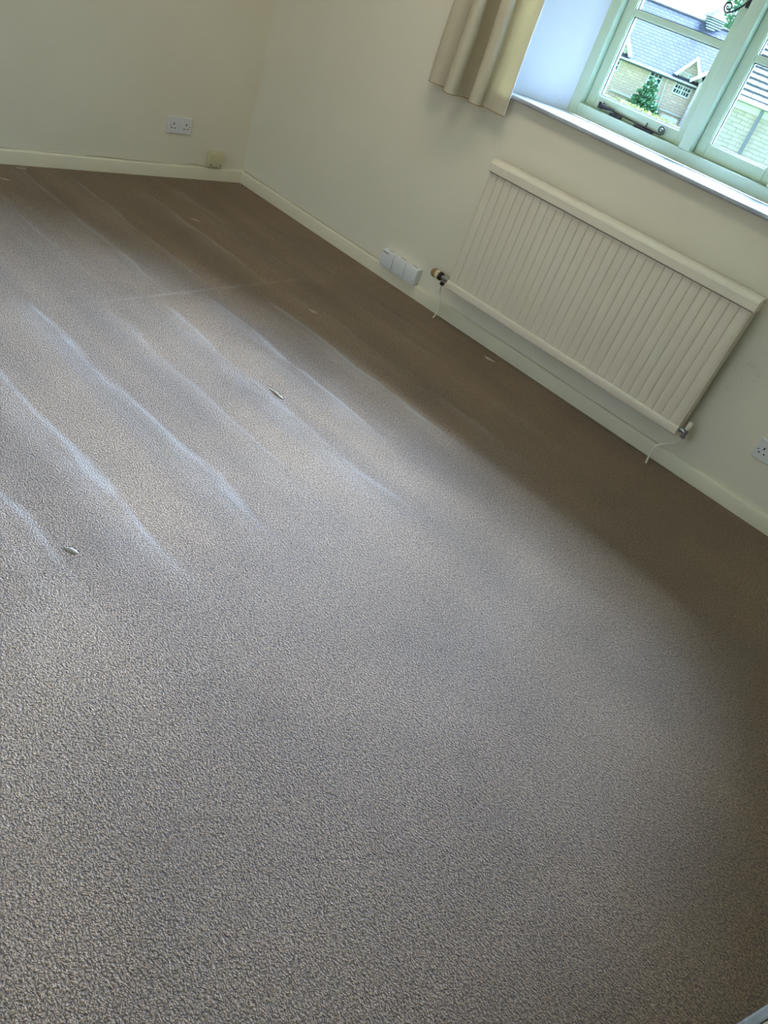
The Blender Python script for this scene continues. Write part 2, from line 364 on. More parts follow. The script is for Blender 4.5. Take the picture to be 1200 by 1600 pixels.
# ------------------------------------------------------------------ window
win = structure(empty('window_1', (1.774, .29, 1.057)))
def wbox(name, lst, m, parent=win, org=(1.774, .29, 1.057), **k):
    return boxes(name, [(tuple(a-b for a, b in zip(lo, org)), tuple(a-b for a, b in zip(hi, org))) for lo, hi in lst], m, parent, **k)
YF, YB = .29, .405
fr_l = [((1.774, YF, 1.057), (1.821, YB, 2.20)), ((3.353, YF, 1.057), (3.40, YB, 2.20)), ((1.821, YF, 1.057), (3.353, YB, 1.109)), ((1.821, YF, 2.145), (3.353, YB, 2.20))]
wbox('window_frame', fr_l, M_FRAME, bevel=.002)
wbox('mullion', [((2.349, YF, 1.109), (2.404, YB, 2.145))], M_FRAME, bevel=.003)
wbox('mullion', [((2.770, YF, 1.109), (2.825, YB, 2.145))], M_FRAME, bevel=.003)
def casement(x0, x1, stay=False):
    z0, z1 = 1.109, 2.145; ya, yb = .338, .392; s = .047; g = .002
    ca = empty('casement', (x0-1.774, 0, 0), parent=win); org = (x0, .29, 1.057)
    def cb(name, lst, m, **k): return wbox(name, lst, m, ca, org, **k)
    cb('casement_frame', [((x0+g, ya, z0+g), (x0+s, yb, z1-g)), ((x1-s, ya, z0+g), (x1-g, yb, z1-g)), ((x0+s, ya, z0+g), (x1-s, yb, z0+.053)), ((x0+s, ya, z1-.05), (x1-s, yb, z1-g))], M_FRAME, bevel=.002)
    gx0, gx1, gz0, gz1 = x0+s, x1-s, z0+.053, z1-.05
    bars = [1.485+.0, 1.815]
    cb('glazing_bar', [((gx0, ya+.006, b_), (gx1, yb, b_+.020)) for b_ in bars[:1]], M_FRAME, bevel=.003)
    cb('glazing_bar', [((gx0, ya+.006, b_), (gx1, yb, b_+.020)) for b_ in bars[1:]], M_FRAME, bevel=.003)
    zs = [gz0]+[q for b_ in bars for q in (b_, b_+.020)]+[gz1]
    for k in range(3):
        a, b = zs[2*k], zs[2*k+1]
        def ring(w0, w1, y0, y1): return [((gx0+w0, y0, a+w0), (gx0+w1, y1, b-w0)), ((gx1-w1, y0, a+w0), (gx1-w0, y1, b-w0)), ((gx0+w1, y0, a+w0), (gx1-w1, y1, a+w1)), ((gx0+w1, y0, b-w1), (gx1-w1, y1, b-w0))]
        cb('glazing_bead', ring(0, .004, ya+.008, .366), M_BEAD)
        cb('glazing_seal', ring(.004, .0072, .357, .3665), M_GASK)
        cb('glass', [((gx0+.001, .367, a+.001), (gx1-.001, .371, b-.001))], M_GLASS)
    return ca
casement(1.821, 2.349); casement(2.404, 2.770); casement(2.825, 3.353)
# sill board
bm = bmesh.new()
O = (1.774, .29, 1.057)
pts = [(1.545, -.034), (3.63, -.034), (3.63, -.0), (3.592, .0), (3.40, .2905), (1.774, .2905), (1.581, .0), (1.545, .0)]
bm_prism(bm, [(x-O[0], y-O[1]) for x, y in pts], SZ-O[2]+.0005, 0)
obj('window_sill', bm, M_SILL, win, bevel=.007, seg=3)
# outside stone sill and wall thickness
wbox('outer_sill', [((1.70, .45, .98), (3.48, .56, 1.04))], M_SILL)

# casement stay (scrolled bar along the bottom rail)
def spiral(c, r0, r1, a0, turns, n=26):
    return [Vector((c[0]+(r0+(r1-r0)*i/n)*math.cos(a0+turns*2*math.pi*i/n), c[1], c[2]+(r0+(r1-r0)*i/n)*math.sin(a0+turns*2*math.pi*i/n))) for i in range(n+1)]
st = empty('casement_stay', (1.905-1.774, .325-.29, 1.128-1.057), parent=win)
SO = Vector((1.905, .325, 1.128))
bm = bmesh.new(); bm_tube(bm, [p-SO for p in [Vector((1.925, .326, 1.130)), Vector((2.02, .324, 1.127)), Vector((2.12, .322, 1.124)), Vector((2.205, .321, 1.122))]+spiral((2.234, .320, 1.139), .0185, .005, math.radians(-110), 1.55)], .0036, 8, .0024)
obj('stay_bar', bm, M_IRON, st, smooth=True)
bm = bmesh.new(); bm_cyl(bm, Vector((1.912, .318, 1.130))-SO, Vector((1.955, .320, 1.130))-SO, .0095, .007, 12); bm_cyl(bm, Vector((1.955, .320, 1.131))-SO, Vector((1.985, .321, 1.132))-SO, .0075, .005, 12)
bm_box(bm, Vector((1.903, .312, 1.118))-SO, Vector((1.918, .338, 1.144))-SO)
obj('stay_pivot', bm, M_IRON, st, bevel=.001)
bm = bmesh.new(); bm_box(bm, Vector((1.975, .312, 1.1095))-SO, Vector((2.03, .334, 1.122))-SO); bm_cyl(bm, Vector((2.0, .318, 1.114))-SO, Vector((2.0, .318, 1.126))-SO, .004)
obj('stay_peg', bm, M_IRON, st, bevel=.001)
bm = bmesh.new(); bm_box(bm, Vector((2.105, .312, 1.1095))-SO, Vector((2.20, .334, 1.119))-SO); bm_cyl(bm, Vector((2.160, .322, 1.114))-SO, Vector((2.160, .322, 1.143))-SO, .0028)
obj('stay_peg', bm, M_IRON, st, bevel=.001)
# cockspur handle with a curled end
HO = Vector((2.345, .325, 1.66))
hd = empty('casement_handle', tuple(HO-Vector((1.774, .29, 1.057))), parent=win)
bm = bmesh.new(); bm_tube(bm, [p-HO for p in spline([(2.35, .30, 1.675), (2.335, .296, 1.650), (2.312, .298, 1.622), (2.288, .30, 1.603)], 6)[:-1]+spiral((2.270, .30, 1.617), .0205, .005, math.radians(-50), -1.5)], .0042, 8, .0028)
obj('handle_curl', bm, M_IRON, hd, smooth=True)
bm = bmesh.new(); bm_box(bm, Vector((2.322, .318, 1.632))-HO, Vector((2.347, .3385, 1.73))-HO); bm_cyl(bm, Vector((2.335, .285, 1.665))-HO, Vector((2.335, .33, 1.665))-HO, .011)
obj('handle_plate', bm, M_IRON, hd, bevel=.003)

# ------------------------------------------------------------------ curtain
cur = tag(empty('curtain', (1.45, -.03, .965)), 'cream pleated cloth curtain hanging left of the window, short above the carpet', 'curtain')
plan = [(1.206, -.022), (1.222, -.058), (1.250, -.082), (1.290, -.082), (1.322, -.056), (1.334, -.028), (1.345, -.028), (1.354, -.070), (1.372, -.124), (1.396, -.162), (1.424, -.178), (1.446, -.170), (1.452, -.145),
        (1.444, -.105), (1.446, -.060), (1.460, -.030), (1.474, -.030), (1.486, -.066), (1.504, -.108), (1.530, -.122), (1.560, -.116), (1.566, -.096), (1.556, -.070), (1.566, -.050), (1.600, -.050), (1.645, -.060), (1.676, -.050)]
cp = spline([(x, y, 0) for x, y in plan], 6)
def curtain_pt(p, z):
    k = (z-.965)/1.2; x = p.x+.006*math.sin(6*k+p.x*9); y = p.y+.006*math.sin(5*k+p.x*14)*min(1, k*3)
    return Vector((x-1.45, min(y, -.010)+.03, z-.965))
def curtain_mesh(z0, z1, idx, off=0.0, nz=14, th=.0016):
    bm = bmesh.new(); rows = []
    for j in range(nz+1):
        z = z0+(z1-z0)*j/nz
        row = []
        for i in idx:
            p = curtain_pt(cp[i], z); q = curtain_pt(cp[min(i+1, len(cp)-1)], z); r = curtain_pt(cp[max(i-1, 0)], z)
            t = (q-r).normalized(); nrm = Vector((t.y, -t.x, 0)); row.append((bm.verts.new(p+nrm*off), bm.verts.new(p+nrm*(off-th))))
        rows.append(row)
    for A, B in zip(rows, rows[1:]):
        for i in range(len(A)-1):
            bm.faces.new((A[i][0], A[i+1][0], B[i+1][0], B[i][0])); bm.faces.new((A[i][1], B[i][1], B[i+1][1], A[i+1][1]))
    for R_ in (rows[0], rows[-1]):
        for i in range(len(R_)-1): bm.faces.new((R_[i][0], R_[i][1], R_[i+1][1], R_[i+1][0]))
    for c in (0, -1):
        for A, B in zip(rows, rows[1:]): bm.faces.new((A[c][0], B[c][0], B[c][1], A[c][1]))
    return bm
obj('pleated_cloth', curtain_mesh(.968, 2.20, range(len(cp))), M_CURT, cur, smooth=True)
obj('hem', curtain_mesh(.966, 1.012, range(len(cp)), off=-.0020, nz=2, th=.0012), M_HEM, cur, smooth=True)
obj('hem_stitching', curtain_mesh(.9645, .9672, range(len(cp)), off=-.0002, nz=1, th=.003), M_LINING, cur, smooth=True)
pe = [curtain_pt(cp[-1], .968+1.232*j/20) for j in range(21)]
bm = bmesh.new(); bm_tube(bm, pe, .0024, 8); obj('edge_piping', bm, M_WPLAST, cur, smooth=True)

# ------------------------------------------------------------------ radiator
RX0, RX1 = 1.745, 3.083
rad = tag(empty('radiator', (RX0, -.075, .18)), 'cream ribbed panel radiator mounted on the wall under the window', 'radiator')
RO = Vector((RX0, -.075, .18))
def rp(x, y, z): return Vector((x, y, z))-RO
N = 31; pitch = (RX1-RX0-.016)/N
prof = []
x = RX0+.008
prof.append((RX0+.001, -.090)); prof.append((RX0+.004, -.0985))
for i in range(N):
    a = x+i*pitch
    prof += [(a+.0008, -.0950), (a+.0024, -.0985), (a+.006, -.1000), (a+pitch-.006, -.1000), (a+pitch-.0024, -.0985), (a+pitch-.0008, -.0950)]
prof += [(RX1-.004, -.0985), (RX1-.001, -.090)]
bm = bmesh.new(); zs = [(.214, .0), (.226, 1), (.742, 1), (.752, .35)]
rows = []
for z, k in zs:
    rows.append([bm.verts.new(rp(px, -.100+(py+.100)*(k if k else 0)-(0 if k else -.002), z)) for px, py in prof])
for A, B in zip(rows, rows[1:]):
    for i in range(len(A)-1): bm.faces.new((A[i], A[i+1], B[i+1], B[i]))
back = [[bm.verts.new(rp(px, -.086, z)) for px in (RX0+.001, RX1-.001)] for z in (.214, .752)]
bm.faces.new((rows[0][0], rows[1][0], rows[2][0], rows[3][0], back[1][0], back[0][0]))
bm.faces.new((rows[0][-1], rows[1][-1], rows[2][-1], rows[3][-1], back[1][1], back[0][1]))
bm.faces.new((back[0][0], back[0][1], back[1][1], back[1][0]))
obj('ribbed_panel', bm, M_RAD, rad, smooth=True)
# bottom roll
bm = bmesh.new()
bm_prism(bm, [(-.086, .178), (-.100, .178), (-.1040, .182), (-.1075, .212), (-.1055, .217), (-.101, .219), (-.086, .221)], RX0-.002-0, RX1+.001, 'x')
for v in bm.verts: v.co -= RO
obj('bottom_rail', bm, M_RAD, rad, bevel=.0015)
# top grille cover: rolled front, ridged top
bm = bmesh.new()
bm_prism(bm, [(-.098, .752), (-.110, .752), (-.1115, .755), (-.1115, .786), (-.108, .793), (-.101, .7985), (-.094, .8020), (-.092, .8010), (-.089, .8035), (-.050, .8045), (-.047, .8015), (-.044, .8040), (-.034, .803), (-.031, .798), (-.031, .752)], RX0-.003, RX1+.006, 'x')
for v in bm.verts: v.co -= RO
obj('top_grille', bm, M_RAD, rad)
boxes('grille_shade_strip', [(rp(RX0+.002, -.1012, .7475), rp(RX1-.002, -.095, .7519))], M_RADIN, rad)  # dark strip standing for the shade under the top cover
for xs in (RX0+.0005, RX1-.0065):
    bm = bmesh.new(); bm_prism(bm, [(-.0905, .20), (-.0905, .765), (-.040, .765), (-.034, .74), (-.034, .22), (-.040, .20)], xs, xs+.006, 'x')
    for v in bm.verts: v.co -= RO
    obj('side_panel', bm, M_RAD, rad, bevel=.002)
bm = bmesh.new(); bm_cyl(bm, rp(RX1+.0045, -.0455, .790), rp(RX1+.0068, -.0455, .790), .0045, n=12)
obj('end_hole', bm, M_RADIN, rad)
bm = bmesh.new(); bm_box(bm, rp(RX0+.008, -.084, .20), rp(RX1-.008, -.042, .745)); obj('rear_convector', bm, M_RADIN, rad)
for xx in (RX0+.18, RX1-.22):
    boxes('wall_bracket', [(rp(xx, -.045, .24), rp(xx+.03, -.0005, .72))], M_RAD, rad)
# thermostatic valve, head pointing along the wall
tv = empty('thermostatic_valve', tuple(rp(1.70, -.074, .205)), parent=rad); TO = Vector((1.70, -.074, .205))
bm = bmesh.new(); bm_cyl(bm, (1.7475-1.70, 0, 0), (1.715-1.70, 0, 0), .0085, n=16); bm_cyl(bm, (.034, 0, 0), (.014, 0, 0), .0125, n=6); bm_cyl(bm, (.014, 0, 0), (-.016, 0, 0), .0115, n=16)
bm_cyl(bm, (0, 0, -.004), (0, 0, -.020), .0095, n=16)
obj('valve_body', bm, M_CHROME, tv, bevel=.001)
bm = bmesh.new(); bm_lathe(bm, (0, 0, -.018), (0, 0, -1), [(0, .010), (.002, .0125), (.016, .0125), (.019, .008)], 6); obj('pipe_nut', bm, M_BLACKP, tv, bevel=.001)
bm = bmesh.new(); bm_lathe(bm, (-.014, 0, 0), (-1, 0, 0), [(0, .013), (.002, .0185), (.016, .0205), (.017, .019)], 28)
for k in range(14):
    a = 2*math.pi*k/14; bm_cyl(bm, (-.016, math.cos(a)*.019, math.sin(a)*.019), (-.029, math.cos(a)*.020, math.sin(a)*.020), .0018, n=6)
obj('black_collar', bm, M_BLACKP, tv, smooth=True)
bm = bmesh.new(); bm_lathe(bm, (-.031, 0, 0), (-1, 0, 0), [(0, .0205), (.001, .0222), (.018, .0222), (.019, .0215)], 32); obj('ivory_dial', bm, M_IVORY, tv, smooth=True)
bm = bmesh.new()
for k in range(6):
    a = 2*math.pi*k/6+.5; c = Vector((-.037, math.cos(a)*.0222, math.sin(a)*.0222)); bm_cyl(bm, c*1.0, c+Vector((0, math.cos(a), math.sin(a)))*.0006, .0022, n=10)
obj('dial_mark', bm, M_DARK, tv)
bm = bmesh.new(); bm_lathe(bm, (-.050, 0, 0), (-1, 0, 0), [(0, .0212), (.003, .0222), (.022, .0205), (.028, .017), (.030, .010)], 32)
for k in range(16):
    a = 2*math.pi*k/16; bm_cyl(bm, (-.054, math.cos(a)*.0215, math.sin(a)*.0215), (-.072, math.cos(a)*.0205, math.sin(a)*.0205), .0016, n=6)
obj('brown_cap', bm, M_BROWNP, tv, smooth=True)
# lockshield valve
lv = empty('lockshield_valve', tuple(rp(3.102, -.074, .205)), parent=rad)
bm = bmesh.new(); bm_cyl(bm, (-.020, 0, 0), (.012, 0, 0), .010, n=16); bm_cyl(bm, (-.016, 0, 0), (-.002, 0, 0), .0128, n=6); bm_cyl(bm, (.010, 0, -.016), (.010, 0, .014), .0112, n=16)
obj('valve_body', bm, M_CHROME, lv, bevel=.001)
bm = bmesh.new(); bm_cyl(bm, (.010, 0, -.014), (.010, 0, -.027), .0118, n=6); obj('pipe_nut', bm, M_CHROME, lv, bevel=.001)
bm = bmesh.new(); bm_lathe(bm, (.010, 0, .014), (0, 0, 1), [(0, .0105), (.002, .0115), (.034, .0105), (.036, .009)], 24); obj('valve_cap', bm, M_PIPE, lv, smooth=True)
# microbore pipes to the floor
bm = bmesh.new(); bm_tube(bm, [rp(*p) for p in spline([(1.700, -.074, .172), (1.700, -.072, .140), (1.716, -.070, .10), (1.728, -.070, .06), (1.728, -.074, .02), (1.722, -.078, .001)], 8)], .0042, 10)
obj('supply_pipe', bm, M_PIPE, rad, smooth=True)
bm = bmesh.new(); bm_tube(bm, [rp(*p) for p in spline([(3.112, -.074, .180), (3.110, -.074, .160), (3.096, -.076, .135), (3.062, -.080, .112), (3.040, -.086, .085), (3.040, -.092, .04), (3.044, -.094, .001)], 8)], .0042, 10)
obj('return_pipe', bm, M_PIPE, rad, smooth=True)

# ------------------------------------------------------------------ sockets and boxes
def double_socket(name, loc, rz):
    """plate in its own frame: x along the wall, -y out of the wall, z up; origin lower left"""
    r = empty(name, loc, rz)
    boxes('back_plate', [((.0, -.0095, 0), (.146, -.0004, .086))], M_WPLAST, r, bevel=.003, seg=3)
    for cx in (.034, .112):
        s_ = -1 if cx < .07 else 1
        boxes('pin_hole', [((cx-.0026, -.0103, .045), (cx+.0026, -.0094, .056))], M_DARK, r)
        for dx in (-.011, .011): boxes('pin_hole', [((cx+dx-.0036, -.0103, .026), (cx+dx+.0036, -.0094, .031))], M_DARK, r)
        bm = bmesh.new(); bm_cyl(bm, (cx+s_*.020, -.0101, .040), (cx+s_*.020, -.0094, .040), .0026, n=12); obj('fixing_screw', bm, M_DARK, r)
    for cx in (.0645, .0815):
        bm = bmesh.new(); bm_prism(bm, [(-.0095, .047), (-.0135, .048), (-.0105, .062), (-.0095, .071)], cx-.0055, cx+.0055, 'x'); obj('rocker_switch', bm, M_WPLAST, r, bevel=.0008)
    return r
# left wall: local x must run towards the corner
r = double_socket('wall_socket', (math.sin(LA)*.549, -math.cos(LA)*.549, .236), LA+math.pi/2)
tag(r, 'white double wall socket with two switches, above the skirting near the room corner', 'socket')
r = double_socket('wall_socket', (3.366, 0, .249), 0)
tag(r, 'white double socket cut by the right edge of the photo, right of the radiator', 'socket')
# cream junction box by the corner
jb = tag(empty('junction_box', (math.sin(LA)*.270, -math.cos(LA)*.270, .078), LA+math.pi/2), 'yellowed cream square junction box sitting on the skirting by the room corner', 'junction box')
boxes('box_base', [((0, -.022, 0), (.090, -.0004, .086))], M_CPLAST, jb, bevel=.003)
bm = bmesh.new(); bm_prism(bm, [(-.022, .001), (-.036, .004), (-.038, .012), (-.038, .074), (-.034, .082), (-.022, .085)], .001, .089, 'x'); obj('box_cover', bm, M_CPLAST, jb, bevel=.002)
for cx in (.012, .078):
    bm = bmesh.new(); bm_cyl(bm, (cx, -.0388, .018), (cx, -.037, .018), .0035, n=12); obj('cover_screw', bm, M_DARK, jb)
bm = bmesh.new(); bm_cyl(bm, (.045, -.0384, .021), (.045, -.0370, .021), .008, n=16); obj('cable_knockout', bm, M_CPLAST, jb, bevel=.0005)
# three white surface boxes
def surface_box(loc, w, label, mark):
    r = tag(empty('surface_socket_box', loc), label, 'socket box', 'row of three surface boxes')
    boxes('box_base', [((0, -.026, 0), (w, -.0004, .088))], M_WPLAST, r, bevel=.002)
    bm = bmesh.new(); bm_prism(bm, [(-.026, .0), (-.039, .0015), (-.041, .006), (-.041, .081), (-.038, .087), (-.026, .088)], .0008, w-.0008, 'x'); obj('box_cover', bm, M_WPLAST, r, bevel=.0015)
    boxes('top_slot', [((w*.30, -.019, .0878), (w*.72, -.014, .0886))], M_GREYL, r)
    bm = bmesh.new(); bm_cyl(bm, (w*.48, -.0414, .024), (w*.48, -.0405, .024), .0085, n=18); obj('cover_boss', bm, M_WPLAST, r, bevel=.0003)
    if mark == 'slot': boxes('label_recess', [((.006, -.0416, .074), (w*.55, -.0409, .079))], M_GREYL, r)
    else:
        bm = bmesh.new(); px_ = .008 if mark == 'left' else w-.012
        bm_cyl(bm, (px_, -.0416, .020), (px_, -.0405, .020), .0022, n=10); obj('cover_screw', bm, M_DARK, r)
    return r
bw = .0865
surface_box((1.250, 0, .066), bw, 'white surface box, leftmost of the row of three left of the radiator valve', 'slot')
surface_box((1.250+bw+.0012, 0, .0655), bw, 'white surface box in the middle of the row of three on the skirting', 'left')
surface_box((1.250+2*bw+.0024, 0, .066), bw, 'white surface box nearest the radiator valve in the row of three', 'right')
# thin cables lying on the skirting
def cable(name, pts, label, r=.0026, rz=0):
    bm = bmesh.new(); bm_tube(bm, spline(pts, 6), r, 8); o = obj(name, bm, M_CABLE, smooth=True); o.rotation_euler = (0, 0, rz); tag(o, label, 'cable'); return o
pts = [(.006, -t, .0735+.0016*math.sin(t*9)+(.010*math.exp(-((t-.36)/.05)**2) if t < .6 else 0)+.002*math.sin(t*23)) for t in [.272+.09*i for i in range(20)]]
cable('phone_cable', pts, 'thin cream cable along the skirting top, left of the cream junction box', rz=LA)
pts = [(.02+.08*i, -.006, .0735+.0016*math.sin(i*1.1)) for i in range(16)]
cable('phone_cable', pts, 'thin cream cable along the skirting between the room corner and the white boxes')

# ------------------------------------------------------------------ small cuts in the carpet
def flap(loc, rz, L, w, label, slit=True, lift=.004):
    r = tag(empty('carpet_cut', loc, rz), label, 'carpet cut')
    bm = bmesh.new(); rows = []
    for i in range(9):
        t = i/8-.5; hw = w*.5*(1-(2*t)**2*.7)*(1+.25*math.sin(i*2.3))
        rows.append([bm.verts.new((t*L, -hw, .0005)), bm.verts.new((t*L, 0, lift*(1-(2*t)**2)+.001)), bm.verts.new((t*L, hw*.8, lift*.3+.0008))])
    for A, B in zip(rows, rows[1:]):
        for k in range(2): bm.faces.new((A[k], A[k+1], B[k+1], B[k]))
    o = obj('lifted_flap', bm, M_BACKING, r, smooth=True)
    o.modifiers.new('t', 'SOLIDIFY').thickness = .0012
    if slit:
        bm = bmesh.new(); rows = []
        for i in range(9):
            t = i/8-.5; hw = w*.22*(1-(2*t)**2)+.0004
            rows.append([bm.verts.new((t*L, w*.42-hw, .0012)), bm.verts.new((t*L, w*.42+hw, .0012))])
        for A, B in zip(rows, rows[1:]): bm.faces.new((A[0], A[1], B[1], B[0]))
        o = obj('dark_slit', bm, M_SLIT, r); o.modifiers.new('t', 'SOLIDIFY').thickness = .001
    return r
flap((2.137, -.105, 0), .2, .060, .036, 'small pale cut in the carpet below the radiator, close to the skirting')
flap((1.540, -.766, 0), .45, .045, .024, 'short pale nick in the carpet between the white boxes and the middle of the room', False)
flap((2.062, -1.429, 0), .05, .075, .016, 'cut in the middle of the carpet with a dark slit on its right')
flap((2.490, -2.463, 0), .5, .035, .016, 'cut in the carpet at the left foreground with a dark gap')
flap((.557, -.730, 0), .5, .055, .012, 'narrow pale nick in the dark carpet out from the room corner', False)
flap((.060, -.045, 0), -.6, .045, .016, 'curled pale carpet edge right in the room corner')
flap((-.030, -1.350, 0), 1.3, .050, .022, 'raised pale carpet tuft at the foot of the left skirting', False)
flap((.120, -1.500, 0), .9, .045, .012, 'small pale nick near the left photo edge, out from the skirting', False)

# ------------------------------------------------------------------ ceiling lamp (above the view)
cl = structure(empty('ceiling_light', (1.75, -.85, CEIL)))
boxes('lamp_housing', [((-.62, -.16, -.055), (.62, .16, -.0005))], M_WPLAST, cl, bevel=.004)
m = bpy.data.materials.new('lamp_diffuser'); m.use_nodes = True; bb = m.node_tree.nodes['Principled BSDF']
bb.inputs['Emission Color'].default_value = (1, .95, .84, 1); bb.inputs['Emission Strength'].default_value = 2.0
boxes('lamp_diffuser', [((-.60, -.14, -.062), (.60, .14, -.055))], m, cl)
la = light('ceiling_lamp_light', 'AREA', (1.75, -.85, CEIL-.066), (0, 0, -1), LAMP_W, (1.0, .88, .70), shape='RECTANGLE', size=1.2, size_y=.28)

# ------------------------------------------------------------------ outside
GZ = -1.45
TH = math.radians(-25)
FO = Vector((CX+math.sin(TH)*50, CY+math.cos(TH)*50, GZ)); FR = -TH
M_STONE = brick_material('pale_rubble_stone', (.52, .39, .30), (.42, .33, .26), (.30, .25, .22), .42, .13, .014, .10)
M_SLATE = brick_material('stone_slate_roof', (.042, .042, .062), (.068, .066, .092), (.018, .018, .030), .30, .15, .022, .05)
M_STONE2 = brick_material('grey_coursed_stone', (.36, .30, .28), (.30, .26, .245), (.23, .20, .19), .34, .10, .012, .08)
M_SLATE2 = brick_material('thick_stone_tiles', (.12, .11, .125), (.155, .145, .16), (.05, .048, .055), .27, .135, .012, .08, bump=1.0)
M_LIME = mat('pale_limewashed_stone', (.40, .42, .38), .8)
M_PANE = mat('dark_house_glass', (.02, .03, .045), .5, .1)
M_LEAF = mat('conifer_leaves', (.035, .10, .03), .7, .3, noise=.5, nscale=3, col2=(.07, .17, .09))
M_HEDGE = mat('yellow_green_shrub', (.20, .24, .06), .8, .2, noise=.5, nscale=4, col2=(.30, .27, .12))
M_GRASS = mat('rough_lawn', (.20, .28, .10), .9, .1, noise=.4, nscale=.6)
M_GRAVEL = mat('pale_gravel', (.42, .40, .37), .95, .1, noise=.3, nscale=5)
M_TRUNK = mat('brown_bark', (.12, .08, .05), .9)
M_LEAD = mat('grey_louvre_boards', (.09, .10, .14), .7)
bm = bmesh.new(); bm_prism(bm, [(-90, .6), (60, .6), (60, 110), (-90, 110)], GZ-.2, GZ); structure(obj('ground_lawn', bm, M_GRASS))

hs = tag(empty('stone_cottage', FO, FR), 'honey stone cottage with grey slate roof and dormers, seen through the left window light', 'house')
boxes('stone_wall', [((-9, 0, 0), (2.55, 6, 2.12))], M_STONE, hs)
bm = bmesh.new()   # main roof, local z = world z - GZ
bm_prism(bm, [(-.35, 2.06), (3.1, 5.02), (3.3, 5.02), (6.4, 2.1), (6.3, 1.98), (3.2, 4.86), (-.30, 1.98)], -9.4, 3.3, 'x'); obj('slate_roof', bm, M_SLATE, hs)
boxes('ridge_tiles', [((-9.4, 3.05, 4.98), (3.3, 3.35, 5.08))], M_SLATE2, hs, bevel=.03)
def cott_window(x0, x1, z0, z1, cols, rows_, parent, y=-.06, grp=1):
    w_ = x1-x0; h_ = z1-z0
    f = boxes('window_surround', [((x0-.09, y, z0-.08), (x1+.09, .06, z0)), ((x0-.09, y, z1), (x1+.09, .06, z1+.07)), ((x0-.09, y, z0), (x0, .06, z1)), ((x1, y, z0), (x1+.09, .06, z1))], M_LIME, parent)
    boxes('window_pane', [((x0, -.015, z0), (x1, .03, z1))], M_PANE, f)
    lst = []
    for i in range(1, cols*grp):
        xx = x0+w_*i/(cols*grp); t = .05 if i % cols == 0 else .022
        lst.append(((xx-t, y+.01, z0), (xx+t, -.01, z1)))
    for j in range(1, rows_): zz = z0+h_*j/rows_; lst.append(((x0, y+.015, zz-.028), (x1, -.012, zz+.028)))
    boxes('window_bars', lst, M_LIME, f)
def dormer(xa, xb, z_e, z_a, name='dormer'):
    xm = (xa+xb)/2; d = empty(name, (0, 0, 0), parent=hs)
    bm = bmesh.new(); bm_prism(bm, [(xa+.12, 2.0), (xb-.12, 2.0), (xb-.12, z_e), (xm, z_a-.12), (xa+.12, z_e)], -.02, 3.0, 'y'); obj('dormer_wall', bm, M_STONE, d)
    for a, s_ in ((xa, 1), (xb, -1)):
        bm = bmesh.new(); bm_prism(bm, [(a, z_e-.10), (xm, z_a), (xm, z_a-.14), (a+s_*.10, z_e-.16)], -.35, 3.0, 'y'); obj('dormer_roof', bm, M_SLATE, d)
        bm = bmesh.new(); bm_prism(bm, [(a-s_*.05, z_e-.18), (xm, z_a+.02), (xm, z_a-.20), (a+s_*.18, z_e-.22)], -.42, -.34, 'y'); obj('verge_board', bm, M_LIME, d)
    return d
Z = lambda z: z-GZ
dormer(-3.15, -1.45, Z(1.0), Z(1.95))
cott_window(-2.75, -1.95, Z(.05), Z(1.05), 4, 5, hs)
dormer(1.02, 2.62, Z(1.05), Z(1.95))
cott_window(1.38, 2.22, Z(.08), Z(1.05), 3, 5, hs, grp=2)
cott_window(-.12, .52, Z(-.35), Z(.62), 3, 4, hs)
boxes('drip_ledge', [((-1.8, -.10, Z(-.97)), (-.5, 0, Z(-.90)))], M_LIME, hs)
boxes('drip_ledge', [((1.15, -.10, Z(-.93)), (2.5, 0, Z(-.86)))], M_LIME, hs)
bm = bmesh.new(); bm_tube(bm, [(.86, -.12, Z(.66)), (.84, -.10, Z(.3)), (.98, -.10, Z(-.6)), (1.0, -.10, .01)], .035, 8); bm_box(bm, (.78, -.2, Z(.58)), (.94, 0, Z(.70))); obj('downpipe', bm, M_LIME, hs)
bm = bmesh.new(); bm_tube(bm, [(-9, -.36, 2.07), (3.2, -.36, 2.12)], .05, 8); obj('gutter', bm, M_LIME, hs)
# gabled wing beside the right dormer
bm = bmesh.new(); bm_prism(bm, [(2.45, 0), (5.8, 0), (5.8, 2.5), (4.1, 4.0), (2.45, 2.35)], -.8, 4, 'y'); obj('wing_wall', bm, M_STONE2, hs)
bm = bmesh.new(); bm_prism(bm, [(1.90, 2.36), (4.1, 4.2), (6.2, 2.5), (6.2, 2.35), (4.1, 4.02), (1.95, 2.22)], -1.0, 4.2, 'y'); obj('wing_roof', bm, M_LIME, hs)
# louvred cupola on the ridge
cu = empty('cupola', (1.85, 3.2, Z(3.25)), rz=math.radians(25), parent=hs)
boxes('cupola_body', [((-.38, -.38, 0), (.38, .38, .62))], M_LEAD, cu)
lst = []
for k in range(5): lst.append(((-.43, -.43, .06+k*.115), (.43, .43, .11+k*.115)))
boxes('louvre_board', lst, M_LIME, cu)
bm = bmesh.new(); vs = [bm.verts.new(v) for v in ((-.55, -.55, .60), (.55, -.55, .60), (.55, .55, .60), (-.55, .55, .60), (0, 0, 1.08))]
bm.faces.new(vs[:4][::-1])
for i in range(4): bm.faces.new((vs[i], vs[(i+1) % 4], vs[4]))
obj('cupola_roof', bm, M_SLATE, cu)

